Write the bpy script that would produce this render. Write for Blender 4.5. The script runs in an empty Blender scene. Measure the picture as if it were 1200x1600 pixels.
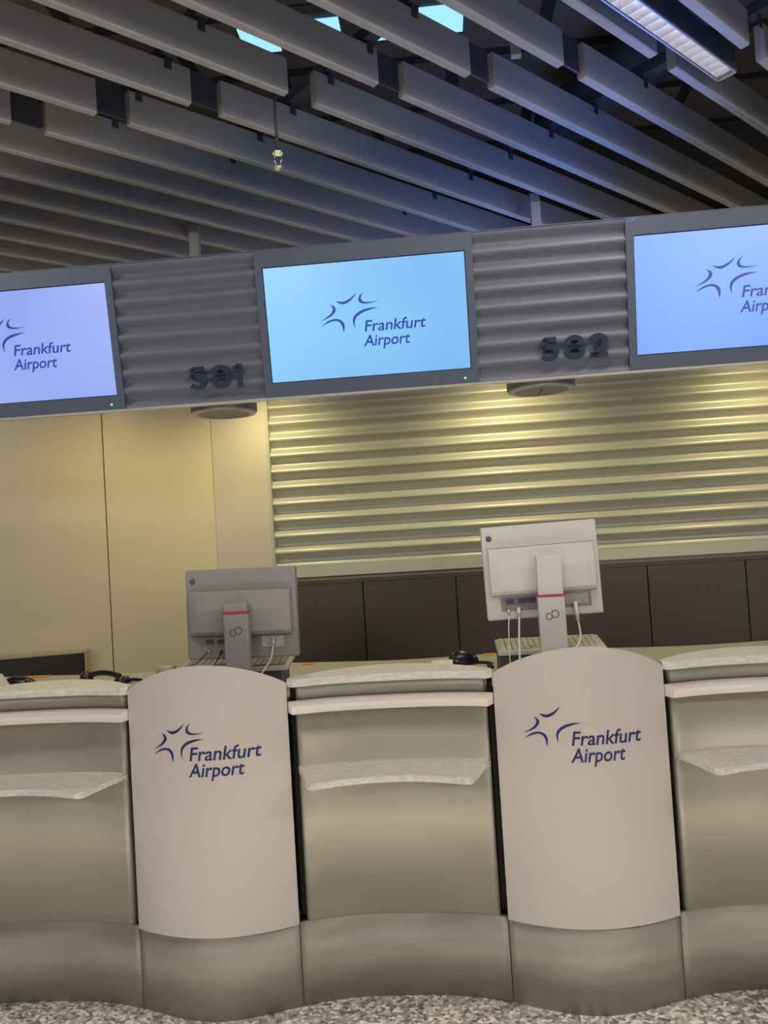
import bpy, bmesh, math, random
from mathutils import Vector, Matrix
random.seed(4)
S = bpy.context.scene
COL = S.collection
PI = math.pi

# ------------------------------------------------------------------ camera
CX, CY, CZ = 0.2083, -2.5374, 1.4868
YAW, PITCH, ROLL, FPX = 0.0744, 0.0336, 0.0608, 1222.9
cam = bpy.data.cameras.new('camera')
cam.sensor_fit = 'VERTICAL'; cam.sensor_height = 36.0; cam.lens = FPX * 36.0 / 1600.0
cam.clip_start = 0.05; cam.clip_end = 60
cam_ob = bpy.data.objects.new('camera', cam); COL.objects.link(cam_ob)
_f = Vector((-math.sin(YAW)*math.cos(PITCH), math.cos(YAW)*math.cos(PITCH), math.sin(PITCH)))
_r = Vector((math.cos(YAW), math.sin(YAW), 0)); _u = _r.cross(_f)
_c, _s = math.cos(ROLL), math.sin(ROLL)
_r2 = _c*_r - _s*_u; _u2 = _s*_r + _c*_u
M3 = Matrix((_r2, _u2, -_f)).transposed()
cam_ob.matrix_world = Matrix.Translation((CX, CY, CZ)) @ M3.to_4x4()
S.camera = cam_ob

# ------------------------------------------------------------------ world, lights, exposure
W = bpy.data.worlds.new('world'); S.world = W; W.use_nodes = True
W.node_tree.nodes['Background'].inputs[0].default_value = (0.95, 0.97, 1.0, 1)
W.node_tree.nodes['Background'].inputs[1].default_value = 0.13
S.view_settings.view_transform = 'Standard'; S.view_settings.look = 'None'
S.view_settings.gamma = 1.0; S.view_settings.use_curve_mapping = False
S.view_settings.exposure = 0.0

def area(name, loc, target, sx, sy, power, col, spread=180):
    l = bpy.data.lights.new(name, 'AREA'); l.shape = 'RECTANGLE'; l.size = sx; l.size_y = sy
    l.energy = power; l.color = col; l.spread = math.radians(spread)
    o = bpy.data.objects.new(name, l); COL.objects.link(o); o.location = loc
    d = Vector(target) - Vector(loc); o.rotation_euler = d.to_track_quat('-Z', 'Y').to_euler()
    return o
def spot(name, loc, target, power, col, angle=120, blend=0.8, r=0.04):
    l = bpy.data.lights.new(name, 'SPOT'); l.energy = power; l.color = col
    l.spot_size = math.radians(angle); l.spot_blend = blend; l.shadow_soft_size = r
    o = bpy.data.objects.new(name, l); COL.objects.link(o); o.location = loc
    d = Vector(target) - Vector(loc); o.rotation_euler = d.to_track_quat('-Z', 'Y').to_euler()
    return o
# long ceiling lamps: the one in view, its twin at the left, and one further back in the hall
def strip(name, a, b, w, power, col):
    l = bpy.data.lights.new(name, 'AREA'); l.shape = 'RECTANGLE'; A, B = Vector(a), Vector(b)
    l.size = (B - A).length; l.size_y = w; l.energy = power; l.color = col
    o = bpy.data.objects.new(name, l); COL.objects.link(o); o.location = (A + B)/2
    o.rotation_euler = (0, 0, math.atan2(B.y - A.y, B.x - A.x)); return o
strip('lamp_light', (1.17, -0.02, 2.872), (-0.15, -1.34, 2.872), 0.05, 17, (1.0, 0.86, 0.72))
strip('lamp_light', (-1.40, -0.40, 2.872), (-1.85, -0.85, 2.872), 0.05, 12, (1.0, 0.86, 0.72))
area('hall_fill', (2.5, -2.3, 2.80), (1.1, -0.1, 0.6), 1.0, 0.35, 22, (1.0, 0.90, 0.81))
area('hall_fill', (-1.8, -4.6, 2.75), (-1.4, 0.6, 2.3), 2.4, 0.5, 36, (1.0, 0.97, 0.95))
area('hall_fill', (2.6, -5.8, 2.1), (0.6, 0, 0.7), 3.5, 1.2, 34, (1.0, 0.91, 0.80))  # added soft frontal fill, unseen, evens out the counter fronts
area('floor_fill', (0.1, -1.25, 2.83), (0.1, -1.25, 0), 4.0, 0.5, 62, (1.0, 0.92, 0.80), 46)  # added and unseen: narrow downward fill brightening the floor before the counter
# wall washers hung behind the sign band
for x, y, pw in ((-1.35, 0.80, 12), (-0.63, 1.12, 18), (0.56, 1.12, 22), (1.80, 1.12, 18)):
    spot('wall_washer_light', (x, y, 2.36), (x, y + 0.20, 1.2), pw, (1.0, 0.86, 0.42), 150, 1.0, 0.05)
# added blue fill behind the screens, stands in for haze over the slats
area('blue_fill', (0.8, 0.62, 2.50), (0.4, 0.5, 3.4), 2.4, 0.3, 6.5, (0.10, 0.28, 1.0))

# ------------------------------------------------------------------ materials
def mat(name, col, rough=0.5, metal=0.0, spec=0.5):
    m = bpy.data.materials.new(name); m.use_nodes = True
    b = m.node_tree.nodes['Principled BSDF']
    b.inputs['Base Color'].default_value = (*col, 1); b.inputs['Roughness'].default_value = rough
    b.inputs['Metallic'].default_value = metal; b.inputs['Specular IOR Level'].default_value = spec
    return m
def noisy(m, scale, amount, stretch=(1, 1, 1), detail=4, bump=0.0, rough_var=0.0):
    """value variation on the base colour (own dirt / grain of the surface) and optional bump"""
    nt = m.node_tree; b = nt.nodes['Principled BSDF']
    tc = nt.nodes.new('ShaderNodeTexCoord'); mp = nt.nodes.new('ShaderNodeMapping')
    mp.inputs['Scale'].default_value = stretch
    nz = nt.nodes.new('ShaderNodeTexNoise'); nz.inputs['Scale'].default_value = scale; nz.inputs['Detail'].default_value = detail
    nt.links.new(tc.outputs['Object'], mp.inputs[0]); nt.links.new(mp.outputs[0], nz.inputs['Vector'])
    mr = nt.nodes.new('ShaderNodeMapRange'); mr.inputs[1].default_value = 0.3; mr.inputs[2].default_value = 0.7
    mr.inputs[3].default_value = 1 - amount; mr.inputs[4].default_value = 1 + amount
    nt.links.new(nz.outputs['Fac'], mr.inputs[0])
    mx = nt.nodes.new('ShaderNodeVectorMath'); mx.operation = 'SCALE'
    mx.inputs[0].default_value = b.inputs['Base Color'].default_value[:3]
    nt.links.new(mr.outputs[0], mx.inputs['Scale']); nt.links.new(mx.outputs[0], b.inputs['Base Color'])
    if bump:
        bp = nt.nodes.new('ShaderNodeBump'); bp.inputs['Strength'].default_value = bump; bp.inputs['Distance'].default_value = 0.002
        nt.links.new(nz.outputs['Fac'], bp.inputs['Height']); nt.links.new(bp.outputs[0], b.inputs['Normal'])
    if rough_var:
        r0 = b.inputs['Roughness'].default_value
        rr = nt.nodes.new('ShaderNodeMapRange'); rr.inputs[3].default_value = r0 - rough_var; rr.inputs[4].default_value = r0 + rough_var
        nt.links.new(nz.outputs['Fac'], rr.inputs[0]); nt.links.new(rr.outputs[0], b.inputs['Roughness'])
    return m
def emis(name, col, st):
    m = mat(name, (0.01, 0.01, 0.01), 0.3); b = m.node_tree.nodes['Principled BSDF']
    b.inputs['Emission Color'].default_value = (*col, 1); b.inputs['Emission Strength'].default_value = st
    return m
def screen_mat(name, ca, cb):
    """lit display picture: soft two-tone colour field of the picture itself"""
    m = mat(name, (0.01, 0.01, 0.01), 0.25); nt = m.node_tree; b = nt.nodes['Principled BSDF']
    tc = nt.nodes.new('ShaderNodeTexCoord'); nz = nt.nodes.new('ShaderNodeTexNoise')
    nz.inputs['Scale'].default_value = 2.2; nz.inputs['Detail'].default_value = 0
    nt.links.new(tc.outputs['Object'], nz.inputs['Vector'])
    cr = nt.nodes.new('ShaderNodeValToRGB'); cr.color_ramp.elements[0].position = 0.3; cr.color_ramp.elements[1].position = 0.7
    cr.color_ramp.elements[0].color = (*ca, 1); cr.color_ramp.elements[1].color = (*cb, 1)
    nt.links.new(nz.outputs['Fac'], cr.inputs[0]); nt.links.new(cr.outputs[0], b.inputs['Emission Color'])
    b.inputs['Emission Strength'].default_value = 1.0
    return m
m_steel = noisy(mat('brushed_steel', (0.45, 0.43, 0.36), 0.46, 0.45), 3.0, 0.07, (1, 1, 2.5), 5, 0.0, 0.05)
m_steel_base = noisy(mat('scuffed_steel', (0.37, 0.355, 0.30), 0.5, 0.4), 5.0, 0.14, (0.8, 0.8, 3.5), 7, 0.0, 0.08)
m_alu = noisy(mat('grained_aluminium_top', (0.66, 0.65, 0.60), 0.5, 0.1), 120, 0.14, (0.35, 1, 1), 3, 0.15)
m_rail = mat('satin_rail', (0.78, 0.73, 0.68), 0.4, 0.0)
m_white = noisy(mat('white_laminate', (0.53, 0.50, 0.47), 0.42), 2.0, 0.03)
m_carc = mat('dark_core', (0.02, 0.017, 0.014), 0.8)
m_desk = noisy(mat('desk_laminate', (0.42, 0.42, 0.37), 0.5), 60, 0.08)
m_logo = mat('navy_vinyl', (0.008, 0.018, 0.12), 0.4)
m_logo_s = emis('screen_logo_blue', (0.004, 0.055, 0.42), 0.9)
m_num = mat('dark_blue_numeral', (0.004, 0.016, 0.05), 0.6)
m_frame = mat('grey_bezel', (0.062, 0.082, 0.135), 0.5)
m_band_rib = noisy(mat('band_corrugated_metal', (0.115, 0.135, 0.18), 0.55, 0.0), 4, 0.04)
m_band = mat('band_housing', (0.27, 0.27, 0.28), 0.5)
m_lip = mat('pale_lip', (0.55, 0.53, 0.45), 0.4)
m_wall_rib = noisy(mat('wall_corrugated_metal', (0.56, 0.56, 0.475), 0.42, 0.25), 3, 0.03)
m_cream = noisy(mat('cream_wall_panel', (0.72, 0.64, 0.44), 0.35), 1.5, 0.03)
m_seam = mat('panel_joint', (0.10, 0.08, 0.05), 0.7)
m_cab = noisy(mat('dark_brown_door', (0.085, 0.072, 0.055), 0.45), 2, 0.06)
m_lowcab = mat('low_cabinet_brown', (0.022, 0.018, 0.012), 0.5)
m_gap = mat('black_gap', (0.008, 0.007, 0.006), 0.7)
m_slat = noisy(mat('ceiling_slat_grey', (0.34, 0.335, 0.33), 0.6), 8, 0.03)
m_rail_dark = mat('dark_support_rail', (0.04, 0.045, 0.06), 0.6)
m_lamp = mat('lamp_grey', (0.13, 0.14, 0.17), 0.4, 0.2)
m_lamp_ring = mat('lamp_ring', (0.42, 0.42, 0.40), 0.35, 0.3)
m_lamp_in = mat('lamp_inside', (0.010, 0.012, 0.017), 0.6)
m_chrome = mat('chrome', (0.85, 0.85, 0.85), 0.12, 1.0)
m_louvre = mat('mirror_louvre', (0.9, 0.9, 0.92), 0.22, 0.8)
m_alu_rim = mat('anodised_rim', (0.35, 0.42, 0.62), 0.3, 0.6)
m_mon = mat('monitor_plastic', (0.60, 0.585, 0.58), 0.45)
m_mon_left = mat('monitor_plastic_dark', (0.27, 0.265, 0.265), 0.45)  # darker base colour, left monitor only
m_mon_d = mat('monitor_recess', (0.26, 0.255, 0.25), 0.6)
m_label = noisy(mat('rating_label', (0.45, 0.44, 0.42), 0.5), 300, 0.35, (0.2, 1, 1), 2)
m_red = mat('red_stripe', (0.5, 0.02, 0.04), 0.4)
m_mark = mat('grey_mark', (0.12, 0.12, 0.13), 0.35, 0.5)
m_badge = mat('blue_grey_badge', (0.07, 0.08, 0.13), 0.3)
m_cable = mat('white_cable', (0.7, 0.69, 0.66), 0.45)
m_cable_b = mat('black_cable', (0.012, 0.012, 0.014), 0.45)
m_keys = mat('cream_keys', (0.60, 0.58, 0.47), 0.5)
m_kb = mat('keyboard_case', (0.52, 0.51, 0.46), 0.45)
m_dgrey = mat('dark_grey_plastic', (0.075, 0.08, 0.095), 0.5)
m_black = mat('black_plastic', (0.012, 0.012, 0.014), 0.25)
m_handred = mat('dark_red_plastic', (0.07, 0.006, 0.008), 0.2)
m_paper = mat('paper', (0.8, 0.8, 0.78), 0.6)
m_orange = mat('orange_card', (0.75, 0.26, 0.02), 0.5)
m_tape = mat('cream_roll', (0.42, 0.39, 0.30), 0.4)
m_led = emis('green_led', (0.1, 1.0, 0.1), 2.5)
m_cyan = emis('cool_light_panel', (0.36, 0.78, 1.0), 1.1)
m_tube = emis('warm_tube', (1.0, 0.88, 0.74), 8.0)
m_usb = emis('blue_led', (0.1, 0.15, 1.0), 2.0)

# granite floor: white, grey and dark chips
m_floor = mat('granite_terrazzo', (0.4, 0.38, 0.35), 0.35)
nt = m_floor.node_tree; b = nt.nodes['Principled BSDF']
tc = nt.nodes.new('ShaderNodeTexCoord')
v1 = nt.nodes.new('ShaderNodeTexVoronoi'); v1.inputs['Scale'].default_value = 85; v1.inputs['Randomness'].default_value = 1
nz = nt.nodes.new('ShaderNodeTexNoise'); nz.inputs['Scale'].default_value = 60; nz.inputs['Detail'].default_value = 6
add = nt.nodes.new('ShaderNodeMixRGB'); add.blend_type = 'ADD'; add.inputs[0].default_value = 0.012
nt.links.new(tc.outputs['Object'], add.inputs[1]); nt.links.new(tc.outputs['Object'], nz.inputs['Vector'])
nt.links.new(nz.outputs['Color'], add.inputs[2]); nt.links.new(add.outputs[0], v1.inputs['Vector'])
bw = nt.nodes.new('ShaderNodeSeparateColor'); nt.links.new(v1.outputs['Color'], bw.inputs[0])
cr = nt.nodes.new('ShaderNodeValToRGB'); cr.color_ramp.interpolation = 'LINEAR'
e = cr.color_ramp.elements; e[0].position = 0.0; e[0].color = (0.14, 0.135, 0.125, 1); e[1].position = 1.0; e[1].color = (0.9, 0.87, 0.82, 1)
for ps, c in ((0.25, (0.32, 0.30, 0.28, 1)), (0.55, (0.48, 0.46, 0.42, 1)), (0.72, (0.66, 0.63, 0.58, 1)), (0.86, (0.82, 0.79, 0.74, 1))):
    q = e.new(ps); q.color = c
nt.links.new(bw.outputs[0], cr.inputs[0]); nt.links.new(cr.outputs[0], b.inputs['Base Color'])

# soffit above slats: concrete boards
m_soffit = mat('plenum_boards', (0.10, 0.085, 0.08), 0.8)
nt = m_soffit.node_tree; b = nt.nodes['Principled BSDF']
tc = nt.nodes.new('ShaderNodeTexCoord'); br = nt.nodes.new('ShaderNodeTexBrick')
br.inputs['Scale'].default_value = 1.0; br.inputs['Brick Width'].default_value = 0.75; br.inputs['Row Height'].default_value = 0.4
br.inputs['Mortar Size'].default_value = 0.03
br.inputs['Color1'].default_value = (0.13, 0.105, 0.095, 1); br.inputs['Color2'].default_value = (0.09, 0.075, 0.07, 1); br.inputs['Mortar'].default_value = (0.012, 0.014, 0.02, 1)
nt.links.new(tc.outputs['Object'], br.inputs['Vector']); nt.links.new(br.outputs['Color'], b.inputs['Base Color'])

# ------------------------------------------------------------------ helpers
class MB:
    def __init__(s): s.v = []; s.f = []; s.sm = []
    def add(s, vs, fs, smooth=False):
        n = len(s.v); s.v += [tuple(v) for v in vs]; s.f += [tuple(i + n for i in f) for f in fs]; s.sm += [smooth]*len(fs); return s
    def box(s, x0, x1, y0, y1, z0, z1, M=None):
        vs = [Vector((x, y, z)) for x in (x0, x1) for y in (y0, y1) for z in (z0, z1)]
        if M: vs = [M @ v for v in vs]
        return s.add(vs, [(0,1,3,2), (4,6,7,5), (0,4,5,1), (2,3,7,6), (0,2,6,4), (1,5,7,3)])
    def loft(s, secs, smooth=False, closed=True):
        """secs: list of rings with equal count"""
        n = len(secs[0]); vs = [p for r in secs for p in r]; fs = []
        for i in range(len(secs) - 1):
            for j in range(n if closed else n - 1):
                k = (j + 1) % n
                fs.append((i*n + j, i*n + k, (i+1)*n + k, (i+1)*n + j))
        s.add(vs, fs, smooth)
        if closed:
            b0 = len(s.v) - len(vs)
            s.f.append(tuple(b0 + j for j in reversed(range(n)))); s.sm.append(False)
            s.f.append(tuple(b0 + (len(secs)-1)*n + j for j in range(n))); s.sm.append(False)
        return s
    def tube(s, pts, r, n=10, r2=None):
        P = [Vector(p) for p in pts]; secs = []
        up = Vector((0, 0, 1))
        for i, p in enumerate(P):
            t = (P[min(i+1, len(P)-1)] - P[max(i-1, 0)]).normalized()
            a = t.cross(up)
            if a.length < 0.05: a = t.cross(Vector((0, 1, 0)))
            a.normalize(); c = t.cross(a).normalized()
            rr = r if r2 is None else r + (r2 - r)*i/(len(P)-1)
            secs.append([p + (a*math.cos(2*PI*k/n) + c*math.sin(2*PI*k/n))*rr for k in range(n)])
        return s.loft(secs, True)
    def lathe(s, prof, c, n=40, M=None):
        """prof (r, z) list, axis z through c"""
        secs = []
        for r, z in prof:
            ring = [Vector((c[0] + r*math.cos(2*PI*k/n), c[1] + r*math.sin(2*PI*k/n), c[2] + z)) for k in range(n)]
            if M: ring = [M @ v for v in ring]
            secs.append(ring)
        return s.loft(secs, True)
    def build(s, name, m, parent=None, bevel=0.0, seg=2):
        me = bpy.data.meshes.new(name); me.from_pydata([tuple(v) for v in s.v], [], s.f)
        me.polygons.foreach_set('use_smooth', s.sm); me.update()
        bm = bmesh.new(); bm.from_mesh(me); bmesh.ops.recalc_face_normals(bm, faces=bm.faces); bm.to_mesh(me); bm.free()
        me.materials.append(m)
        o = bpy.data.objects.new(name, me); COL.objects.link(o)
        if parent:
            o.parent = parent; o.matrix_parent_inverse = Matrix.Translation(-Vector(parent.location))
        if bevel:
            md = o.modifiers.new('bevel', 'BEVEL'); md.width = bevel; md.segments = seg; md.limit_method = 'ANGLE'; md.angle_limit = math.radians(40)
        return o
def tag(o, label=None, cat=None, group=None, kind=None):
    if label: o['label'] = label
    if cat: o['category'] = cat
    if group: o['group'] = group
    if kind: o['kind'] = kind
    return o
def thing(name, label, cat, loc=(0, 0, 0), group=None):
    o = bpy.data.objects.new(name, None); COL.objects.link(o); o.location = loc; o.empty_display_size = 0.05
    return tag(o, label, cat, group)
def linsp(a, b, n): return [a + (b - a)*i/n for i in range(n + 1)]
def font_mesh(txt, extrude, bold=0.0):
    c = bpy.data.curves.new('t', 'FONT'); c.body = txt; c.extrude = 0; c.offset = bold; c.resolution_u = 6; c.size = 1
    o = bpy.data.objects.new('t', c); COL.objects.link(o)
    dg = bpy.context.evaluated_depsgraph_get(); dg.update()
    me = bpy.data.meshes.new_from_object(o.evaluated_get(dg)); COL.objects.unlink(o); bpy.data.objects.remove(o)
    vs = [v.co.copy() for v in me.vertices]; fs = [tuple(p.vertices) for p in me.polygons]
    return vs, fs
def fit(vs, x0, x1, z0, cap, ref_h, shear=0.0):
    """map font coords so the text spans x0..x1, baseline z0, cap height cap"""
    a = min(v.x for v in vs); b_ = max(v.x for v in vs); out = []
    for v in vs:
        z = v.y/ref_h*cap
        out.append((x0 + (v.x - a)/(b_ - a)*(x1 - x0 - 0.6*shear*cap) + shear*z, z0 + z))
    return out
def solidify(pts2, fs, place, t):
    """pts2 in (x, v); place(x, v, off) -> 3D; returns MB with thickness"""
    mb = MB(); n = len(pts2)
    front = [place(x, v, t) for x, v in pts2]; back = [place(x, v, 0.0) for x, v in pts2]
    cnt = {}
    for f in fs:
        for i in range(len(f)):
            e = (f[i], f[(i+1) % len(f)]); cnt[frozenset(e)] = cnt.get(frozenset(e), []) + [e]
    side = [(e[0][0], e[0][1], e[0][1] + n, e[0][0] + n) for e in cnt.values() if len(e) == 1]
    mb.add(front + back, [tuple(f) for f in fs] + side)
    return mb

STAR = [
 ([(-.098,.2523),(-.087,.2431),(-.0718,.2396),(-.0518,.247),(-.0372,.2598),(-.0272,.274)], [(-.098,.2523),(-.0846,.2489),(-.071,.2486),(-.0551,.2544),(-.0388,.2644),(-.0272,.274)]),
 ([(-.0041,.2728),(-.0175,.2638),(-.0227,.2511),(-.0192,.2414),(-.0022,.2362),(.0211,.2373),(.0446,.2418)], [(-.0041,.2728),(-.0136,.2597),(-.0127,.2502),(-.0055,.2433),(.0098,.2405),(.0252,.2404),(.0446,.2418)]),
 ([(-.1183,.2411),(-.1051,.2363),(-.099,.2252),(-.1041,.2143),(-.1216,.2013),(-.1558,.1888)], [(-.1183,.2411),(-.1111,.2337),(-.11,.2242),(-.1167,.2134),(-.1313,.2021),(-.1558,.1888)]),
 ([(-.1533,.1719),(-.1305,.188),(-.1065,.1948),(-.0873,.191),(-.0765,.1799),(-.0744,.1664),(-.0782,.1477)], [(-.1533,.1719),(-.1289,.1829),(-.107,.188),(-.0936,.185),(-.0847,.1748),(-.0817,.1632),(-.0782,.1477)]),
 ([(.0412,.2207),(.0083,.2211),(-.0214,.2133),(-.0399,.1997),(-.0457,.185),(-.044,.1716),(-.0392,.158)], [(.0412,.2207),(.0157,.216),(-.0121,.2076),(-.0304,.197),(-.0383,.1844),(-.0401,.1713),(-.0392,.158)]),
]
def catmull(P, k=5):
    out = []
    for i in range(len(P) - 1):
        p0 = P[max(i-1, 0)]; p1 = P[i]; p2 = P[i+1]; p3 = P[min(i+2, len(P)-1)]
        for j in range(k):
            t = j/k
            out.append(tuple(0.5*((2*p1[a]) + (-p0[a]+p2[a])*t + (2*p0[a]-5*p1[a]+4*p2[a]-p3[a])*t*t + (-p0[a]+3*p1[a]-3*p2[a]+p3[a])*t**3) for a in (0, 1)))
    out.append(P[-1]); return out
_txt = {}
def logo(place, tf, parent, m, xF0, xF1, zF, cap, xA0, xA1, zA, skip=(), t=0.0015):
    for i, (o_, i_) in enumerate(STAR):
        if i in skip: continue
        A = catmull(o_); B = catmull(i_); n = len(A)
        pts = [tf(*p) for p in A + B]; fs = [(k, k+1, n+k+1, n+k) for k in range(n-1)]
        solidify(pts, fs, place, t).build('logo_stroke', m, parent)
    for txt, a, b_, z in (('Frankfurt', xF0, xF1, zF), ('Airport', xA0, xA1, zA)):
        if txt not in _txt: _txt[txt] = font_mesh(txt, 0, 0.012)
        vs, fs = _txt[txt]
        pts = fit(vs, a, b_, z, cap, 0.73, 0.17)
        solidify(pts, fs, place, t).build('lettering', m, parent)

P = 1.2
def yb(x):
    q = 2*PI*(x - 0.6)/P
    return -0.0003 - 0.063*math.cos(q) - 0.0127*math.cos(2*q)

# ------------------------------------------------------------------ structure
tag(MB().box(-6, 6, -8, 3, -0.05, 0).build('floor', m_floor), kind='structure')
tag(MB().box(-6, 6, -8, 3, 3.55, 3.6).build('ceiling', m_soffit), kind='structure')
# corrugated back wall
mb = MB(); sp = 0.0845; z0 = 1.36; ztop = 2.62; zs = []
n = int((ztop - z0)/sp*14); prof = []
for i in range(n + 1):
    z = z0 + (ztop - z0)*i/n
    prof.append((1.5 - 0.018*math.cos(2*PI*(z - 1.434 - 0.12*sp)/sp)*min(1, (z - z0)/0.04), z))
mb.loft([[Vector((x, y, z)) for y, z in prof] for x in (-0.675, 3.2)], True, False)
mb.box(-0.675, 3.2, 1.53, 1.56, 0, 2.66)
mb.box(-0.675, 3.2, 1.488, 1.52, 1.310, 1.362)
tag(mb.build('wall_back', m_wall_rib), kind='structure')
tag(MB().box(-3.6, 3.2, 1.62, 1.66, 0, 3.55).build('wall_upper', m_gap), kind='structure')
tag(MB().box(-0.67, 3.2, 1.45, 1.62, 2.66, 2.70).build('trim_3', m_gap), kind='structure')
# cream panelled wall: a flat pier beside the corrugation, then an angled run towards the left
mb = MB()
def wl(x): return 1.475 + 0.28*(x + 0.972)
mb.add([(-0.675, 1.475, 0), (-0.972, 1.475, 0), (-1.494, wl(-1.494), 0), (-0.675, 1.475, 2.66), (-0.972, 1.475, 2.66), (-1.494, wl(-1.494), 2.66),
        (-0.675, 1.6, 0), (-0.675, 1.6, 2.66), (-1.494, 1.6, 0), (-1.494, 1.6, 2.66)],
       [(0, 1, 4, 3), (1, 2, 5, 4), (0, 3, 7, 6), (2, 8, 9, 5)])
mb.add([(-1.500, wl(-1.5), 0), (-3.6, wl(-3.6), 0), (-3.6, wl(-3.6), 2.66), (-1.500, wl(-1.5), 2.66), (-1.5, 1.6, 0), (-1.5, 1.6, 2.66)],
       [(0, 1, 2, 3), (0, 3, 5, 4)])
tag(mb.build('wall_left', m_cream), kind='structure')
tag(MB().box(-1.502, -1.492, wl(-1.5) + 0.004, wl(-1.5) + 0.01, 0, 2.66).build('trim_1', m_seam), kind='structure')
m_pier = noisy(mat('beige_pier_panel', (0.66, 0.60, 0.48), 0.35), 1.5, 0.03)
tag(MB().box(-0.971, -0.683, 1.469, 1.4745, 0, 2.66).build('trim_4', m_pier), kind='structure')
tag(MB().box(-0.682, -0.668, 1.465, 1.52, 0, 2.66).build('trim_2', m_lip), kind='structure')

# ------------------------------------------------------------------ ceiling slats
dv = Vector((1, 1, 0))/math.sqrt(2); uv = Vector((1, -1, 0))/math.sqrt(2)
ZB, SH, ST = CZ + 1.4, 0.112, 0.030
def slat_pt(u, d, z): return dv*d + uv*u + Vector((0, 0, z))
U = [-2.62, -2.42, -2.22, -2.02, -1.81, -1.62, -1.43, -1.22, -1.02, -0.83, -0.645, -0.445, -0.228, -0.01, 0.19, 0.39, 0.589, 0.785, 0.975, 1.17, 1.37, 1.57]
def slat(u, d0, d1, label):
    mb = MB(); r = 0.010
    # folded sheet: rounded lower edges, open top lips
    sec = []
    for (a, z) in ((-ST/2, ZB + 0.004), (-ST/2 + 0.004, ZB), (ST/2 - 0.004, ZB), (ST/2, ZB + 0.004), (ST/2, ZB + SH - 0.003), (ST/2 - 0.003, ZB + SH), (-ST/2 + 0.003, ZB + SH), (-ST/2, ZB + SH - 0.003)):
        sec.append((a, z))
    mb.loft([[slat_pt(u - ST/2 + a, d, z) for a, z in sec] for d in (d0, d1)])
    o = mb.build('ceiling_slat', m_slat)
    return tag(o, label, 'ceiling slat', 'diagonal ceiling slats')
ordn = ['first', 'second', 'third', 'fourth', 'fifth', 'sixth', 'seventh', 'eighth', 'ninth', 'tenth', 'eleventh', 'twelfth', 'thirteenth', 'fourteenth', 'fifteenth', 'sixteenth', 'seventeenth', 'eighteenth', 'nineteenth', 'twentieth', 'twenty-first', 'twenty-second']
NEAR = {}
vis = [u for u in U if u > -1.85]
for u in U:
    j = u + math.sqrt(2)*(-0.14)
    if u < -1.85:
        slat(u, j + 0.045, 3.4, 'grey ceiling slat low behind the sign band at far left'); continue
    k = vis.index(u)
    # counted from the far lower-left slat towards the top right
    a = 'grey diagonal ceiling slat on the %s side of the joint gaps, ' % 'near'
    pos = '%s counting up from the lower left' % ordn[k]
    slat(u, -4.2 if u < 1.0 else -3.0, j - 0.045, a + pos)
    slat(u, j + 0.064, 3.4, 'grey diagonal ceiling slat running over the sign band, ' + pos)
# rails carrying the slats, with their hook clips
for d, w in ((-1.9, 'above the camera end'), (-0.546, 'crossing by the cool light panel'), (-0.082, 'over the hanging sprinkler'), (0.815, 'nearest the sign band')):
    t = thing('support_rail', 'dark steel rail above the ceiling slats, ' + w, 'rail', tuple(slat_pt(-0.5, d, ZB + SH)), 'support rails above the ceiling slats')
    mb = MB(); zt = ZB + SH
    mb.loft([[slat_pt(u, d + a, z) for a, z in ((-.02, zt + .012), (.02, zt + .012), (.02, zt + .05), (-.02, zt + .05))] for u in (-2.7, 1.7)])
    mb.build('rail_bar', m_rail_dark, t)
    for u in U:
        if u < -1.3: continue
        c = MB()
        for s_ in (-1, 1):
            uu = u - ST/2 + s_*(ST/2 + 0.002)
            c.loft([[slat_pt(uu + a, d + b_, z) for a, b_ in ((-.002, -.011), (.002, -.011), (.002, .011), (-.002, .011))] for z in (zt - 0.028, zt + 0.03)])
        c.build('clip', m_rail_dark, t)
# joint brackets hidden in the gaps: short dark hangers up to the soffit
for i, (u, d) in enumerate(((-0.445, -0.66), (-0.645, -0.86), (-0.228, -0.43), (0.19, 0.0), (0.39, 0.19), (0.589, 0.39))):
    j = u - 0.198
    mb = MB(); mb.loft([[slat_pt(u - ST/2 + a, j + b_, z) for a, b_ in ((-.004, -.05), (.004, -.05), (.004, .05), (-.004, .05))] for z in (ZB + 0.012, ZB + SH)])
    tag(mb.build('slat_connector', m_rail_dark), 'dark connector plate in the joint gap of the %s slat from the lower left' % ordn[vis.index(u)], 'bracket', 'connectors in the slat joints')
# light-coloured hanger beside the long lamp
mb = MB().box(0.515, 0.545, -0.10, -0.075, ZB + 0.09, 3.55)
tag(mb.build('ceiling_hanger', m_slat), 'pale vertical hanger strap between slats left of the long lamp', 'hanger')
# ventilation ducts in the dark void
for (x, y, L, r, lab) in ((1.75, 0.3, 2.6, 0.12, 'dark round duct above the slats at upper right'), (1.0, -0.6, 1.3, 0.08, 'thin dark duct above the slats beside the long lamp')):
    pts = [(x - L*0.35*k/6, y + L*0.6*k/6 - L*.3, 3.34) for k in range(7)]
    tag(MB().tube(pts, r, 20).build('ventilation_duct', m_rail_dark), lab, 'duct')
# cool light panel in the void
t = thing('light_panel', 'glowing pale blue light panel seen through the slats at top centre', 'ceiling light', (0, 0.1, 3.24))
MB().box(-0.40, 0.40, 0.00, 0.20, 3.25, 3.28).build('casing', m_rail_dark, t)
MB().box(-0.385, 0.385, 0.03, 0.17, 3.243, 3.25).build('diffuser', m_cyan, t)
for q in (-0.22, 0.0, 0.2): MB().box(q - .035, q + .035, 0.01, 0.19, 3.236, 3.2425).build('crossbar', m_rail_dark, t)

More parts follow.
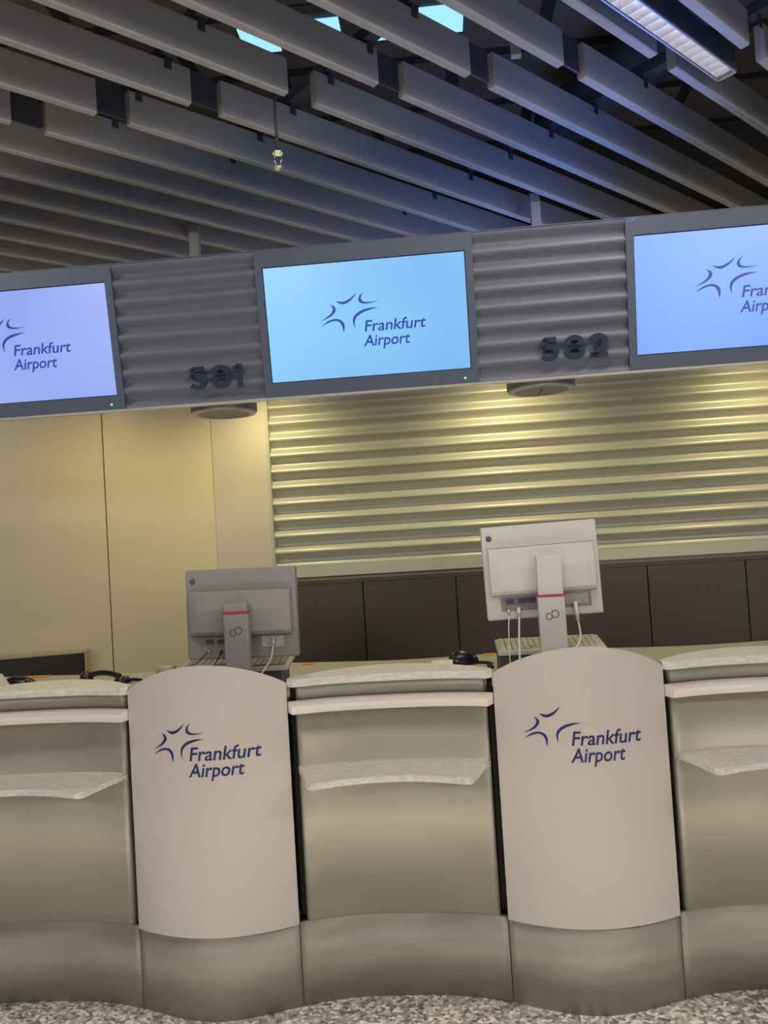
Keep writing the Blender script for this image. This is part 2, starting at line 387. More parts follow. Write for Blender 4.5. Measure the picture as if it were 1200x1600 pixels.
# long louvred lamp between the slats
UL, LE = 0.857, 0.833
t = thing('linear_louvre_lamp', 'long narrow louvred ceiling lamp with mirrored cells, lit', 'ceiling light', tuple(slat_pt(UL, LE - 0.7, ZB)))
hw = 0.031; zl = ZB - 0.005
L0 = LE - 1.9
for s_ in (-1, 1):
    mb = MB(); a0, a1 = (s_*hw, s_*(hw - 0.004))
    mb.loft([[slat_pt(UL + a, d, z) for a, z in ((a0, zl), (a1, zl), (a1, zl + .006), (a0, zl + .006))] for d in (L0, LE)])
    mb.build('side_rim', m_alu_rim, t)
    mb = MB(); mb.loft([[slat_pt(UL + a, d, z) for a, z in ((a0, zl + .0065), (a1, zl + .0065), (a1, zl + .0745), (a0, zl + .0745))] for d in (L0, LE - .0035)]); mb.build('housing_side', m_rail_dark, t)
    mb = MB(); ring = []
    for k in range(7):
        q = k/6; ring.append((s_*(hw - .006 - 0.018*q*q), zl + 0.004 + 0.05*q))
    mb.loft([[slat_pt(UL + a, d, z) for a, z in ring] for d in (L0, LE - .004)], True, False)
    mb.build('reflector', m_louvre, t)
mb = MB(); mb.loft([[slat_pt(UL + a, d, z) for a, z in ((-hw, zl), (hw, zl), (hw, zl + .075), (-hw, zl + .075))] for d in (LE - .003, LE)])
mb.build('end_cap', m_chrome, t)
mb = MB(); mb.loft([[slat_pt(UL + a, d, z) for a, z in ((-hw, zl + .075), (hw, zl + .075), (hw, zl + .08), (-hw, zl + .08))] for d in (L0, LE)])
mb.build('housing', m_rail_dark, t)
MB().tube([slat_pt(UL, L0 + .02, zl + .058), slat_pt(UL, LE - .02, zl + .058)], 0.008, 12).build('fluorescent_tube', m_tube, t)
nb = 44
for i in range(nb):
    d = LE - 0.022 - i*0.0418
    if d < L0: break
    mb = MB(); w = hw - 0.007
    # V-shaped parabolic blade
    mb.loft([[slat_pt(UL + s_*w*f, d + a*f2, z) for a, z, f2 in ((-.0012, zl + .004, 1), (.0012, zl + .004, 1), (.006, zl + .034, 1), (-.006, zl + .034, 1))] for s_, f in ((-1, 1), (1, 1))])
    mb.build('louvre_blade', m_louvre, t)

# sprinkler head hanging below the slats
t = thing('sprinkler_head', 'small chrome sprinkler head hanging under the slats', 'sprinkler', (-0.236, -0.14, 2.66))
c = (-0.237, -0.14, 0)
MB().lathe([(0.005, 2.73), (0.005, 2.96)], c, 12).build('pipe', m_rail_dark, t)
MB().lathe([(0.016, 2.715), (0.015, 2.722), (0.006, 2.73), (0.005, 2.74)], c, 24).build('escutcheon', m_chrome, t)
mb = MB()
for s_ in (-1, 1): mb.tube([(c[0] + s_*.010, c[1], 2.715), (c[0] + s_*.011, c[1], 2.695), (c[0] + s_*.004, c[1], 2.675)], 0.0016, 8)
mb.build('frame', m_chrome, t)
MB().lathe([(0.001, 2.672), (0.015, 2.668), (0.015, 2.671), (0.001, 2.676)], c, 24).build('deflector', m_chrome, t)

# ------------------------------------------------------------------ sign band with screens
Yb0, TL, Zb0 = 0.0323, 0.1569, 2.0259
def bp(x, v, off=0.0):
    """point on the tilted band face: v up along the face, off towards the viewer"""
    return Vector((x, Yb0 - v*math.sin(TL) - off*math.cos(TL), Zb0 + v*math.cos(TL) - off*math.sin(TL)))
def bbox(mb, x0, x1, v0, v1, o0, o1):
    vs = [bp(x, v, o) for x in (x0, x1) for v in (v0, v1) for o in (o0, o1)]
    return mb.add(vs, [(0,1,3,2), (4,6,7,5), (0,4,5,1), (2,3,7,6), (0,2,6,4), (1,5,7,3)])
t = thing('sign_band_housing', 'long grey housing carrying the screens and number panels', 'sign housing', (0, 0.1, 2.0))
bbox(MB(), -1.9, 2.1, -0.040, 0.415, -0.13, -0.036).build('back_box', m_band, t)
bbox(MB(), -1.9, 2.1, 0.4305, 0.434, -0.13, 0.0).build('top_edge', m_frame, t)
bbox(MB(), -1.9, 2.1, -0.054, -0.0465, -0.13, 0.0).build('bottom_lip', m_lamp_ring, t)
SCR = [(-1.2, 'left', screen_mat('screen_lavender', (0.27, 0.37, 0.86), (0.36, 0.46, 0.93)), (-0.003, 0.0125)),
       (0.0, 'centre', screen_mat('screen_sky', (0.20, 0.49, 0.90), (0.26, 0.62, 0.95)), (0, 0)),
       (1.2, 'right', screen_mat('screen_blue', (0.19, 0.38, 0.92), (0.25, 0.48, 0.97)), (0.009, 0.0125))]
lab = {'left': 'wall display with lavender picture at left edge, cut by the frame', 'centre': 'wall display with sky blue picture between the two number panels', 'right': 'wall display with blue picture at right edge, cut by the frame'}
for cx, nm, ms, (ox, ov) in SCR:
    t = thing('display_screen', lab[nm], 'screen', tuple(bp(cx, 0.18)), 'displays on the sign band')
    mb = MB(); w, h = 0.3332, 0.3777
    bbox(mb, cx - .357, cx - w, -0.046, 0.43, -0.034, 0.0); bbox(mb, cx + w, cx + .357, -0.046, 0.43, -0.034, 0.0)
    bbox(mb, cx - w, cx + w, -0.046, 0, -0.034, 0.0); bbox(mb, cx - w, cx + w, h, 0.43, -0.034, 0.0)
    mb.build('bezel', m_frame, t)
    bbox(MB(), cx - w, cx + w, 0, h, -0.034, -0.007).build('inner_edge', m_gap, t)
    pic = bbox(MB(), cx - w + .003, cx + w - .003, 0.003, h - .003, -0.0069, -0.005).build('picture', ms, t)
    logo(lambda x, v, o, cx=cx: bp(cx + x, v, -0.005 + o), lambda a, b_, ox=ox, ov=ov: (a + ox, b_ + ov), pic, m_logo_s,
         -0.0089 + ox, 0.1945 + ox, 0.1468 + ov, 0.0375, -0.0153 + ox, 0.140 + ox, 0.0992 + ov, t=0.0006)
    bbox(MB(), cx + .308, cx + .314, -0.032, -0.026, 0, 0.002).build('power_light', m_led, t)
# corrugated number panels
def arc(cx_, cz_, rx, rz, a0, a1, n=22): return [(cx_ + rx*math.cos(math.radians(a)), cz_ + rz*math.sin(math.radians(a))) for a in linsp(a0, a1, n)]
GLYPH = {'5': [[(.86, .89), (.24, .89)], [(.29, .93), (.20, .50)], [(.17, .53)] + arc(.48, .35, .38, .26, 128, -150)],
         '8': [arc(.5, .72, .31, .185, 0, 360, 30), arc(.5, .31, .37, .215, 0, 360, 30)],
         '1': [[(.62, 0.0), (.62, 1.0)], [(.05, .73), (.30, .77), (.60, .93)]],
         '2': [arc(.48, .68, .36, .23, 170, -25) + [(.68, .42), (.36, .22), (.20, .06)], [(.05, .105), (.95, .105)]]}
def stroke(path, w, ch):
    """flat-ended raised stroke following a path on the band face"""
    secs = []; n = len(path)
    closed = math.dist(path[0], path[-1]) < 1e-6
    for i, (x, v) in enumerate(path):
        p, q = path[max(i-1, 0)], path[min(i+1, n-1)]
        if closed and i in (0, n-1): p, q = path[-2], path[1]
        tx, tz = q[0]-p[0], q[1]-p[1]; L = math.hypot(tx, tz); nx, nz = -tz/L*w/2, tx/L*w/2
        secs.append([bp(x - nx, v - nz, -0.003), bp(x + nx, v + nz, -0.003), bp(x + nx, v + nz, 0.005), bp(x - nx, v - nz, 0.005)])
    return MB().loft(secs)
for cx, num, (n0, n1), lb in ((-0.6, '581', (-0.614, -0.422), 'corrugated grey panel with number 581 left of the centre screen'), (0.6, '582', (0.556, 0.777), 'corrugated grey panel with number 582 right of the centre screen')):
    t = thing('number_panel', lb, 'number sign', tuple(bp(cx, 0.18)), 'numbered panels on the sign band')
    mb = MB(); prof = []; N = 8*14; v0, v1 = -0.046, 0.430
    for i in range(N + 1):
        v = v0 + (v1 - v0)*i/N
        prof.append((v, -0.013 - 0.011*math.cos(2*PI*(v + 0.016)/0.0590)))
    mb.loft([[bp(x, v, o) for v, o in prof] for x in (cx - .2425, cx + .2425)], True, False)
    mb.build('corrugated_sheet', m_band_rib, t)
    # digit by digit, heavy grotesque strokes
    ws = (n1 - n0)
    spans = {'581': ((0.0, .33), (.415, .75), (.80, .985)), '582': ((0.0, .285), (.355, .66), (.715, 1.0))}[num]
    base = (-0.001 if num == '581' else 0.005)
    for ch, (a, b_) in zip(num, spans):
        mb = MB()
        for path in GLYPH[ch]:
            q = [(n0 + ws*(a + (b_ - a)*px), base + pz*0.0755) for px, pz in path]
            mb2 = stroke(q, 0.0168, ch); mb.add(mb2.v, mb2.f)
        mb.build('numeral', m_num, t)
# side joints between panels
for x in (-0.8425, -0.3575, 0.3575, 0.8425):
    pass
# posts carrying the band from the ceiling
for x, lb in ((-0.817, 'grey post rising from the sign band above number 581'), (0.69, 'grey post rising from the sign band above number 582')):
    tag(MB().box(x - .02, x + .02, 0.83, 0.87, 2.20, 2.93).build('support_post', m_slat), lb, 'post', 'posts above the sign band')
# unlit round lamps below the band
for x, lb in ((-0.61, 'round grey ceiling downlight under number panel 581'), (0.607, 'round grey ceiling downlight under number panel 582')):
    t = thing('downlight', lb, 'lamp', (x, 0.43, 2.2), 'round lamps under the sign band')
    c = (x, 0.43, 0); z = 2.004; R = 0.127
    MB().lathe([(R - .006, z + .002), (R, z + .008), (R, z + .2), (R - .01, z + .205), (0.01, z + .205)], c, 56).build('drum', m_lamp, t)
    MB().lathe([(R - .030, z + .006), (R - .026, z), (R - .006, z), (R - .001, z + .008), (R - .02, z + .02)], c, 56).build('rim_ring', m_lamp_ring, t)
    MB().lathe([(0.001, z + .006), (R - .028, z + .006), (R - .028, z + .012), (0.001, z + .012)], c, 48).build('lens', m_lamp_in, t)
    MB().box(x - .0015, x + .0015, 0.335, 0.525, z + .002, z + .006).build('divider', m_lamp_ring, t)
    MB().box(x - .02, x + .02, 0.14, 0.43, z + .19, z + .22).build('bracket', m_lamp, t)

# ------------------------------------------------------------------ storage units below the corrugation
xs = [-0.661, -0.2045, 0.252, 0.709, 1.166, 1.623, 2.08, 2.54]
labs = ['leftmost dark brown cupboard behind the left monitor', 'dark brown cupboard just right of the left monitor', 'dark brown cupboard left of the right monitor', 'dark brown cupboard behind and right of the right monitor', 'dark brown cupboard second from the right edge', 'dark brown cupboard at the right edge', 'dark brown cupboard beyond the right edge']
for i in range(7):
    a, b_ = xs[i] + .0015, xs[i+1] - .0015
    t = thing('storage_cupboard', labs[i], 'cupboard', ((a + b_)/2, 1.4, 0), 'dark cupboards along the back wall')
    MB().box(a + .003, b_ - .003, 1.322, 1.486, 0.0, 1.270).build('carcass', m_gap, t)
    MB().box(a + .001, b_ - .001, 1.300, 1.321, 0.08, 1.2775).build('door', m_cab, t, 0.0012)
tag(MB().box(-0.664, 2.6, 1.303, 1.487, 1.2795, 1.300).build('cupboard_top', m_cab), 'long dark brown top board over the cupboards', 'board')
# low dark cabinet by the cream wall
th = math.atan(0.28)
t = thing('low_cabinet', 'low dark cabinet with cream rim against the cream wall at left', 'cabinet', (-1.9, 1.2, 0))
Mr = Matrix.Translation((-1.60, wl(-1.60) - 0.012, 0)) @ Matrix.Rotation(th, 4, 'Z')
MB().box(-1.2, -0.012, -0.10, -0.004, 0, 1.018, Mr).build('body', m_lowcab, t)
MB().box(-1.2, 0.0, -0.108, -0.003, 1.018, 1.024, Mr).box(-0.006, 0.0, -0.108, -0.003, 0, 1.018, Mr).build('rim', m_tape, t)
MB().box(-1.2, -0.03, -0.102, -0.100, 0.1, 1.004, Mr).build('door', m_lowcab, t)

# ------------------------------------------------------------------ counter
HW = 0.3345
def arc_loft(x0, x1, cx, sec, n=28):
    return [[Vector((x, y, z)) for y, z in sec(x)] for x in linsp(x0, x1, n)]
ytop = 0.985
for cx, nm in ((-1.2, 'left edge'), (0.0, 'middle'), (1.2, 'right edge')):
    lb = {'left edge': 'curved steel counter bay at left edge with ledge and rails', 'middle': 'curved steel counter bay between the two white logo panels', 'right edge': 'curved steel counter bay at right edge with ledge and rails'}[nm]
    t = thing('steel_counter_bay', lb, 'counter', (cx, 0.1, 0), 'steel counter bays')
    # base
    mb = MB(); mb.loft(arc_loft(cx - HW + .001, cx + HW - .001, cx, lambda x: ((yb(x), 0.0), (yb(x), 0.264), (yb(x) + .02, 0.264), (yb(x) + .02, 0.0))), True)
    mb.build('kick_panel', m_steel_base, t)
    # upper steel sheet with rounded vertical edges
    def off(x, w=0.314, r=0.022):
        d = w - abs(x - cx)
        return 0.0 if d >= r else 0.0 + r - math.sqrt(max(0, r*r - (r - d)**2))
    xs_ = [cx - .314 + .022*(1 - math.cos(PI/2*k/6)) for k in range(6)] + linsp(cx - .292, cx + .292, 30) + [cx + .314 - .022*(1 - math.cos(PI/2*k/6)) for k in range(5, -1, -1)]
    mb = MB(); secs = []
    for x in xs_:
        y = yb(x) + off(x); secs.append([Vector((x, y, 0.266)), Vector((x, y, 0.940)), Vector((x, y + .05, 0.940)), Vector((x, y + .05, 0.266))])
    mb.loft(secs, True); mb.build('front_panel', m_steel, t)
    # recessed strip above the rail
    mb = MB(); secs = []
    for x in xs_:
        y = yb(x) + off(x) + .012; secs.append([Vector((x, y, 0.965)), Vector((x, y, 1.024)), Vector((x, y + .05, 1.024)), Vector((x, y + .05, 0.965))])
    mb.loft(secs, True); mb.build('recessed_strip', m_steel, t)
    # rail, sloping top and mitred ends
    def railsec(x, k):   # k: 0 at the very ends, 1 inside
        y = yb(x) + .008; f = y - 0.050*k - 0.004
        return [Vector((x, y, 0.973)), Vector((x, f + .001, 0.973 - 0.010*k)), Vector((x, f, 0.951 + .004*(1 - k))), Vector((x, f + .004, 0.938)), Vector((x, y, 0.938))]
    xr = [(cx - .333, 0.12)] + [(cx - .333 + .020*k/3, 0.12 + .88*k/3) for k in (1, 2, 3)] + [(x, 1) for x in linsp(cx - .308, cx + .308, 26)] + [(cx + .333 - .020*k/3, 0.12 + .88*k/3) for k in (3, 2, 1)] + [(cx + .333, 0.12)]
    MB().loft([railsec(x, k) for x, k in xr]).build('bumper_rail', m_rail, t)
    # raised top shelf: concave front nose, bowed back
    def topsec(x, k):
        f = yb(x) - 0.024*k - .002; q = (x - cx)/.334
        bk = max(f + .03, 0.035 + 0.185*(1 - q*q)); zt = 1.046
        return [Vector((x, f + .004, 1.022)), Vector((x, f, 1.027)), Vector((x, f, 1.037)), Vector((x, f + .010, zt)), Vector((x, bk, zt)), Vector((x, bk, 1.022))]
    MB().loft([topsec(x, k) for x, k in xr]).build('top_shelf', m_alu, t)
    # small bag ledge
    def ledge(x):
        q = (x - cx)/.312; bk = yb(x) + .006
        fr = -0.134 - 0.062*((x - cx)/.245)**2
        aq = abs(x - cx)
        if aq > .245:
            s_ = (aq - .245)/(.312 - .245); fr = (-0.196)*(1 - s_) + (bk - .002)*s_
        elif aq > .228: fr += 0.014*((aq - .228)/.017)**2
        return [Vector((x, bk, .762)), Vector((x, fr + .008, .762)), Vector((x, fr + .002, .757)), Vector((x, fr, .750)), Vector((x, fr + .004, .743)), Vector((x, bk, .738))]
    xl = [cx - .312, cx - .30, cx - .28, cx - .26, cx - .25, cx - .245, cx - .238] + linsp(cx - .228, cx + .228, 20) + [cx + .238, cx + .245, cx + .25, cx + .26, cx + .28, cx + .30, cx + .312]
    MB().loft([ledge(x) for x in xl]).build('bag_ledge', m_alu, t, 0.002)
    # dark core closing the reveals
    MB().box(cx - .365, cx + .365, 0.105, 0.13, 0, 0.948).box(cx - .3335, cx - .318, 0.045, 0.10, 0.27, 1.018).box(cx + .318, cx + .3335, 0.045, 0.10, 0.27, 1.018).build('core', m_carc, t)
for cx, nm in ((-0.6, 'left'), (0.6, 'right')):
    lb = {'left': 'white bowed counter front with full blue airport logo, below the left monitor', 'right': 'white bowed counter front with logo missing one stroke, below the right monitor'}[nm]
    t = thing('white_counter_front', lb, 'counter', (cx, 0.1, 0), 'white bowed counter fronts')
    w = 0.2655
    mb = MB(); mb.loft(arc_loft(cx - w + .0015, cx + w - .0015, cx, lambda x: ((yb(x), 0.0), (yb(x), 0.30), (yb(x) + .02, 0.30), (yb(x) + .02, 0.0))), True)
    mb.build('kick_panel', m_steel_base, t)
    def zt(x): q = (x - cx)/w; return 1.036 + 0.081*(1 - q*q)**0.9 if abs(q) < 1 else 1.036
    yp = lambda x, cx=cx: -0.0757*(1 - ((x - cx)/w)**2)
    mb = MB(); mb.loft(arc_loft(cx - w, cx + w, cx, lambda x: ((yp(x) - .007, 0.262), (yp(x) - .007, zt(x) - .001), (yp(x) - .006, zt(x)), (yp(x) - .001, zt(x)), (yp(x) - .001, 0.262)), 48), True)
    o = mb.build('white_panel', m_white, t)
    # keep thin edges crisp
    md = o.modifiers.new('es', 'EDGE_SPLIT'); md.split_angle = math.radians(35)
    MB().box(cx - w + .012, cx + w - .012, 0.010, 0.028, 0, 1.03).build('core', m_carc, t)
    if nm == 'left': tf = lambda a, b_: (-0.168 + (a + .1558)*.885, .853 + (b_ - .1888)*.99)
    else: tf = lambda a, b_: (-0.184 + (a + .1558)*.885, .854 + (b_ - .1888)*.99)
    x1 = {'left': .186, 'right': .176}[nm]
    logo(lambda x, z, o, cx=cx: Vector((cx + x, yp(cx + x) - .007 - o, z)), tf, o, m_logo, -.042, x1, .818, .0445, -.047, x1 - .054, .7665, skip=(() if nm == 'left' else (1,)), t=0.0012)
# desk surface behind
def yback(x): return 0.79 - 0.035*math.cos(2*PI*x/1.2)
mb = MB()
mb.loft([[Vector((x, .030 if abs(abs(x) - .6) < .25 else .14, .950)), Vector((x, .030 if abs(abs(x) - .6) < .25 else .14, .975)), Vector((x, yback(x), .975)), Vector((x, yback(x), .950))] for x in linsp(-2.0, 2.0, 100)], False)
t = thing('worktop', 'long grey desk surface behind the counter fronts', 'worktop', (0, 0.4, 0))
mb.build('desk_top', m_desk, t)
for x in (-1.95, -0.6, 0.6, 1.95): MB().box(x - .012, x + .012, 0.145, 0.70, 0, .949).build('support_panel', m_carc, t)

# ------------------------------------------------------------------ monitors
def infinity(c, s, off_y, tilt=0.35):
    """open figure-eight mark: large loop right, small loop left"""
    pts = []
    ra, rb = s*.52, s*.44
    loc = [(ra - ra*math.cos(a), ra*math.sin(a)) for a in linsp(0, 2*PI, 24)] + [(-rb + rb*math.cos(a), -rb*math.sin(a)) for a in linsp(0.2, 2*PI - .75, 20)]
    for x, z in loc:
        pts.append((c[0] + x*math.cos(tilt) - z*math.sin(tilt), off_y, c[2] + x*math.sin(tilt) + z*math.cos(tilt)))
    return pts
def monitor(x0, x1, z0, z1, roll, colx, colw, ztop_col, label, m_body, dirty, lcables):
    cx, cz = (x0 + x1)/2, (z0 + z1)/2; w, h = (x1 - x0)/2, (z1 - z0)/2
    t = thing('monitor', label, 'monitor', (colx, 0.17, 0.975), 'monitors on the counter')
    R = Matrix.Translation((cx, 0.19, cz)) @ Matrix.Rotation(roll, 4, 'Y')
    MB().box(-w, w, -0.018, 0.022, -h, h, R).build('casing', m_body, t, 0.006, 3)
    MB().box(-w + .012, w - .012, 0.022, 0.024, -h + .015, h - .012, R).build('display', m_black, t)
    # seam below the top strip
    MB().box(-w + .01, w - .004, -0.0186, -0.016, h*0.535, h*0.545, R).build('seam', m_mon_d, t)
    # bulged rear cover, rounded towards the lower edge
    bw = w - .018; secs = []
    for x in linsp(-bw, bw, 12):
        ex = 1 - (abs(x)/bw)**6*0.35
        secs.append([R @ Vector((x, -0.018, h*0.53)), R @ Vector((x, -0.018 - .030*ex, h*0.52)), R @ Vector((x, -0.018 - .037*ex, h*0.1)), R @ Vector((x, -0.018 - .036*ex, -h*0.38)), R @ Vector((x, -0.018 - .028*ex, -h*0.46 )), R @ Vector((x, -0.018, -h*0.50))])
    MB().loft(secs).build('rear_cover', m_body, t, 0.003)
    # connector recess and rating label
    bay = MB().box(-bw + .03, bw - .02, -0.0195, -0.017, -h*0.82, -h*0.52, R).build('connector_bay', m_mon_d, t)
    MB().box(0.07, bw - .03, -0.0205, -0.019, -h*0.76, -h*0.53, R).build('rating_label', m_label, bay)
    for px in (-.115, -.075, -.045): MB().box(px - .013, px + .013, -0.024, -0.019, -h*0.66, -h*0.56, R).build('socket', m_badge, bay)
    # round badge
    Rb = R @ Matrix.Translation((-w + .026, -0.018, h - .040)) @ Matrix.Rotation(PI/2, 4, 'X')
    MB().lathe([(0.0002, 0.003), (0.006, 0.003), (0.0095, 0.002), (0.0105, 0.0)], (0, 0, 0), 24, Rb).build('round_badge', m_badge, t)
    # stand: fixed foot column, red stripe, sliding upper column
    cw = colw/2; zr = 1.262
    colm = MB().box(colx - cw, colx + cw, 0.092, 0.128, .985, zr).build('column', m_body, t, 0.004)
    MB().box(colx - cw - .001, colx + cw + .001, 0.0905, 0.129, zr, zr + .005).build('red_stripe', m_red, t)
    MB().box(colx - cw + .003, colx + cw - .003, 0.096, 0.126, zr + .004, ztop_col).build('sliding_column', m_body, t, 0.003)
    MB().box(colx - .04, colx + .04, 0.124, 0.150, min(ztop_col - .06, cz + .05) - .05, min(ztop_col - .005, cz + .08)).build('mount', m_body, t)
    mb = MB(); secs = []
    for x in linsp(-.11, .11, 10):
        d = math.sqrt(max(0, 1 - (x/.112)**2))*.07
        secs.append([Vector((colx + x, .15 - d, .9755)), Vector((colx + x, .15 - d, .984)), Vector((colx + x, .15 + d, .984)), Vector((colx + x, .15 + d, .9755))])
    MB().loft(secs).build('foot', m_body, t)
    MB().tube(infinity((colx - .002, 0, 1.200), .023, 0.0912), 0.0013, 6).build('mark', m_mark, colm)
    return t
monitor(0.337, 0.728, 1.186, 1.506, -0.022, 0.549, .088, 1.397, 'white monitor back with raised stand above the right white counter front', m_mon, True, 0)
monitor(-0.714, -0.320, 1.098, 1.412, 0.014, -0.517, .086, 1.297, 'darker monitor back sitting low above the left white counter front', m_mon_left, False, 0)
def cable(name, pts, r, m, label):
    tag(MB().tube(catmull3(pts), r, 8).build(name, m), label, 'cable')
def catmull3(P, k=6):
    out = []
    for i in range(len(P) - 1):
        p0 = P[max(i-1, 0)]; p1 = P[i]; p2 = P[i+1]; p3 = P[min(i+2, len(P)-1)]
        for j in range(k):
            t = j/k
            out.append(tuple(0.5*((2*p1[a]) + (-p0[a]+p2[a])*t + (2*p0[a]-5*p1[a]+4*p2[a]-p3[a])*t*t + (-p0[a]+3*p1[a]-3*p2[a]+p3[a])*t**3) for a in (0, 1, 2)))
    out.append(P[-1]); return out
def plug(t_at, m, name, label):
    pass
# right monitor cables
def cable_thing(pts, r, m, mplug, label, pl=0.03, group='monitor cables'):
    t = thing('cable', label, 'cable', pts[0], group)
    MB().tube(catmull3(pts[1:]), r, 8).build('cord', m, t)
    MB().tube([pts[0], pts[1]], r*1.9, 10).build('plug', mplug, t)
cable_thing([(.446, .163, 1.225), (.446, .160, 1.196), (.440, .14, 1.14), (.434, .11, 1.06), (.436, .10, .978)], .0034, m_cable, m_cable, 'thick white cable hanging left of the right monitor column')
cable_thing([(.412, .163, 1.222), (.412, .160, 1.20), (.406, .14, 1.15), (.402, .12, 1.06), (.404, .11, .978)], .0018, m_cable, m_chrome, 'thin white cable leftmost under the right monitor')
cable_thing([(.636, .160, 1.235), (.640, .150, 1.17), (.643, .14, 1.12), (.625, .12, 1.085), (.60, .10, 1.06), (.585, .06, 1.0), (.58, .05, .978)], .0034, m_cable, m_cable, 'white cable with long plug right of the right monitor column')
cable_thing([(-.632, .163, 1.135), (-.636, .150, 1.128), (-.665, .12, 1.10), (-.715, .06, 1.06), (-.73, .05, .978)], .0020, m_cable_b, m_chrome, 'black cable slanting left under the left monitor')
cable_thing([(-.592, .163, 1.13), (-.594, .155, 1.118), (-.612, .12, 1.08), (-.64, .06, 1.03), (-.65, .05, .978)], .0020, m_cable_b, m_cable_b, 'short black cable just left of the left monitor column')
cable_thing([(-.405, .163, 1.165), (-.406, .155, 1.14), (-.410, .13, 1.10), (-.432, .09, 1.06), (-.46, .06, 1.02), (-.46, .05, .978)], .0030, m_kb, m_kb, 'light grey cable right of the left monitor column')

# keyboards standing on dark machines
def keyboard(cx, w, y0, y1, z0, z1, label, mk, mc, boxcol, boxlabel, bz0=.976):
    t = thing('keyboard', label, 'keyboard', (cx, (y0 + y1)/2, z0), 'keyboards behind the monitors')
    def kp(x, s_, o): return Vector((x, y0 + (y1 - y0)*s_, z0 + (z1 - z0)*s_ + o))
    vs = [kp(cx + a*w/2, s_, o) for a in (-1, 1) for s_ in (0, 1) for o in (-.012, .004)]
    case = MB().add(vs, [(0,1,3,2), (4,6,7,5), (0,4,5,1), (2,3,7,6), (0,2,6,4), (1,5,7,3)]).build('case', mc, t, 0.003)
    nx, ny = 17, 5
    for j in range(ny):
        for i in range(nx):
            if j == 0 and 4 < i < 10: continue
            xa = cx - w/2 + .012 + (w - .024)*i/nx; xb_ = xa + (w - .024)/nx - .003
            sa = .08 + .84*j/ny; sb = sa + .84/ny - .02
            vs = [kp(x, s_, o) for x in (xa, xb_) for s_ in (sa, sb) for o in (.0035, .010)]
            MB().add(vs, [(0,1,3,2), (4,6,7,5), (0,4,5,1), (2,3,7,6), (0,2,6,4), (1,5,7,3)]).build('key', mk, case)
    zb_ = z0 - .0135
    b_ = thing('card_printer', boxlabel, 'machine', (cx, (y0 + y1)/2, bz0), 'dark desktop machines under the keyboards')
    mb = MB(); x0, x1 = cx - w/2 + .004, cx + w/2 - .03
    mb.loft([[Vector((x, y0 + .030, bz0)), Vector((x, y0 + .022, zb_ - .001)), Vector((x, y1 - .004, z1 - .0145)), Vector((x, y1 + .01, bz0))] for x in (x0, x1)])
    mb.build('body', m_dgrey, b_, 0.004)
    MB().box(x0 + .02, x1 - .02, y0 + .020, y0 + .026, bz0 + .008, bz0 + .02).build('slot', m_black, b_)
keyboard(0.556, .372, .215, .385, 1.066, 1.086, 'cream keyboard on a dark machine behind the right monitor', m_keys, m_kb, None, 'dark grey desktop machine under the right keyboard')
keyboard(-0.575, .40, .235, .40, 1.050, 1.078, 'greyish keyboard on a dark machine behind the left monitor', m_mon_d, m_kb, None, 'dark grey desktop machine under the left keyboard')
MB_l = MB().box(-.578, -.570, .226, .233, 1.055, 1.058).build('indicator_light', m_usb); tag(MB_l, 'tiny blue light beside the left monitor column', 'light')

# mouse / scanner shapes
def mouse(name, c, L, w, h, ang, m, label, cat='computer mouse'):
    t = thing(name, label, cat, c)
    R = Matrix.Translation(c) @ Matrix.Rotation(ang, 4, 'Z')
    secs = []
    for i in range(17):
        a0 = PI*(0.03 + 0.94*i/16); x = -math.cos(a0)*L/2; q = math.sin(a0)**.6
        hh = h*q*(1.0 - .22*x/L*2)
        secs.append([R @ Vector((x, w/2*q*math.cos(a), max(0.0005, hh*math.sin(a)))) for a in linsp(0, PI, 14)])
    MB().loft(secs, True).build('shell', m, t)
    MB().tube([R @ Vector((L*.22, 0, h*.80)), R @ Vector((L*.32, 0, h*.66))], .003, 8).build('wheel', m_dgrey, t)
    return t
mouse('computer_mouse', (0.255, .575, .976), .118, .08, .052, 0.15, m_black, 'black computer mouse on the desk left of the right keyboard')
mouse('computer_mouse', (-1.575, .595, .976), .12, .07, .034, 0.1, m_black, 'black computer mouse at the left edge beside grey box')
tag(MB().tube(catmull3([(.31, .565, .980), (.34, .55, .981), (.36, .52, .980), (.345, .48, .979), (.36, .44, .979)]), .006, 8).build('mouse_cable', m_black), 'black cable lying beside the black mouse left of the right keyboard', 'cable')
tag(MB().box(.13, .212, .46, .55, .9755, .9985).build('paper_stack', m_paper, None, .001), 'small white paper stack beside the black mouse', 'paper')
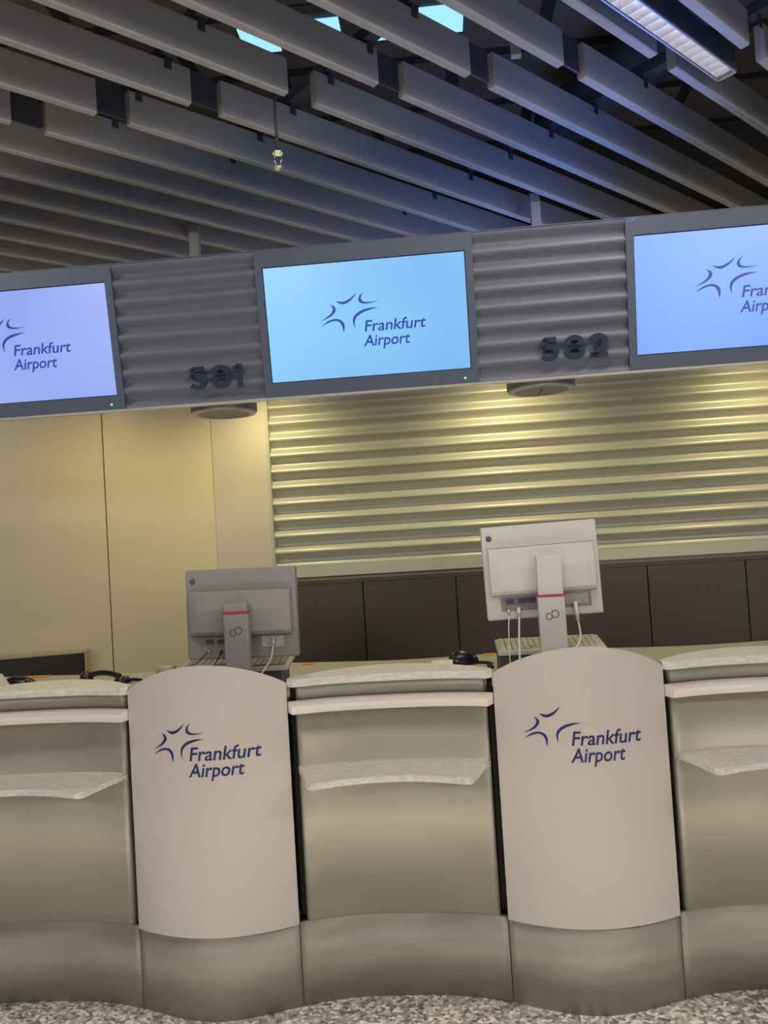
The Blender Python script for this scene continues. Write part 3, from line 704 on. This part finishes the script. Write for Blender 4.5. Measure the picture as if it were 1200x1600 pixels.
# telephone handset
t = thing('telephone_handset', 'dark red and black telephone handset lying on the desk', 'telephone', (-1.18, .54, .976))
pts = [(-1.285, .585, .998), (-1.25, .575, 1.006), (-1.21, .56, 1.012), (-1.16, .54, 1.010), (-1.12, .525, 1.000)]
MB().tube(catmull3(pts), .011, 12).build('handle', m_black, t)
MB().lathe([(.001, .976), (.026, .976), (.028, .985), (.024, 1.008), (.014, 1.016), (.001, 1.018)], (-1.285, .585, 0), 24).build('earpiece', m_handred, t, 0.001)
MB().lathe([(.001, .976), (.030, .976), (.034, .984), (.026, .998), (.001, 1.004)], (-1.105, .515, 0), 24).build('mouthpiece', m_black, t)
MB().tube(catmull3([(-1.08, .51, .985), (-1.04, .50, .988), (-1.0, .48, .984), (-.96, .44, .982)]), .007, 8).build('cord', m_black, t)
t = thing('payment_terminal', 'pale grey wedge-shaped terminal at the left edge', 'terminal', (-1.65, .47, .976))
MB().loft([[Vector((-1.73, y, z)), Vector((-1.565, y, z))] + [Vector((-1.605, y, 1.035)), Vector((-1.73, y, 1.035))] for y, z in ((.42, .9756), (.52, .9756))]).build('body', m_mon, t, .002)
MB().box(-1.71, -1.63, .418, .4195, 1.0, 1.025).build('window', m_dgrey, t)
t = thing('tape_roll', 'cream rounded roll behind the left white counter front', 'roll', (-.955, .62, .99))
Rt = Matrix.Translation((-0.955, .60, 1.0)) @ Matrix.Rotation(PI/2, 4, 'Y')
MB().lathe([(.024, -.035), (.024, .035), (.012, .035), (.012, -.035)], (0, 0, 0), 28, Rt).build('roll', m_tape, t)
MB().lathe([(.012, -.0355), (.0125, .0355), (.010, .0355), (.010, -.0355)], (0, 0, 0), 24, Rt).build('core', m_dgrey, t)
for x, y, w, lb in ((-.40, .79, .05, 'orange card at the back of the desk right of the left keyboard'), (.365, .80, .045, 'orange card at the back of the desk left of the right keyboard'), (-1.63, .80, .16, 'wide orange card on the desk below the low dark cabinet')):
    tag(MB().box(x - w/2, x + w/2, y - .05, y, .9755, .9775).build('orange_card', m_orange), lb, 'card', 'orange cards on the desk')
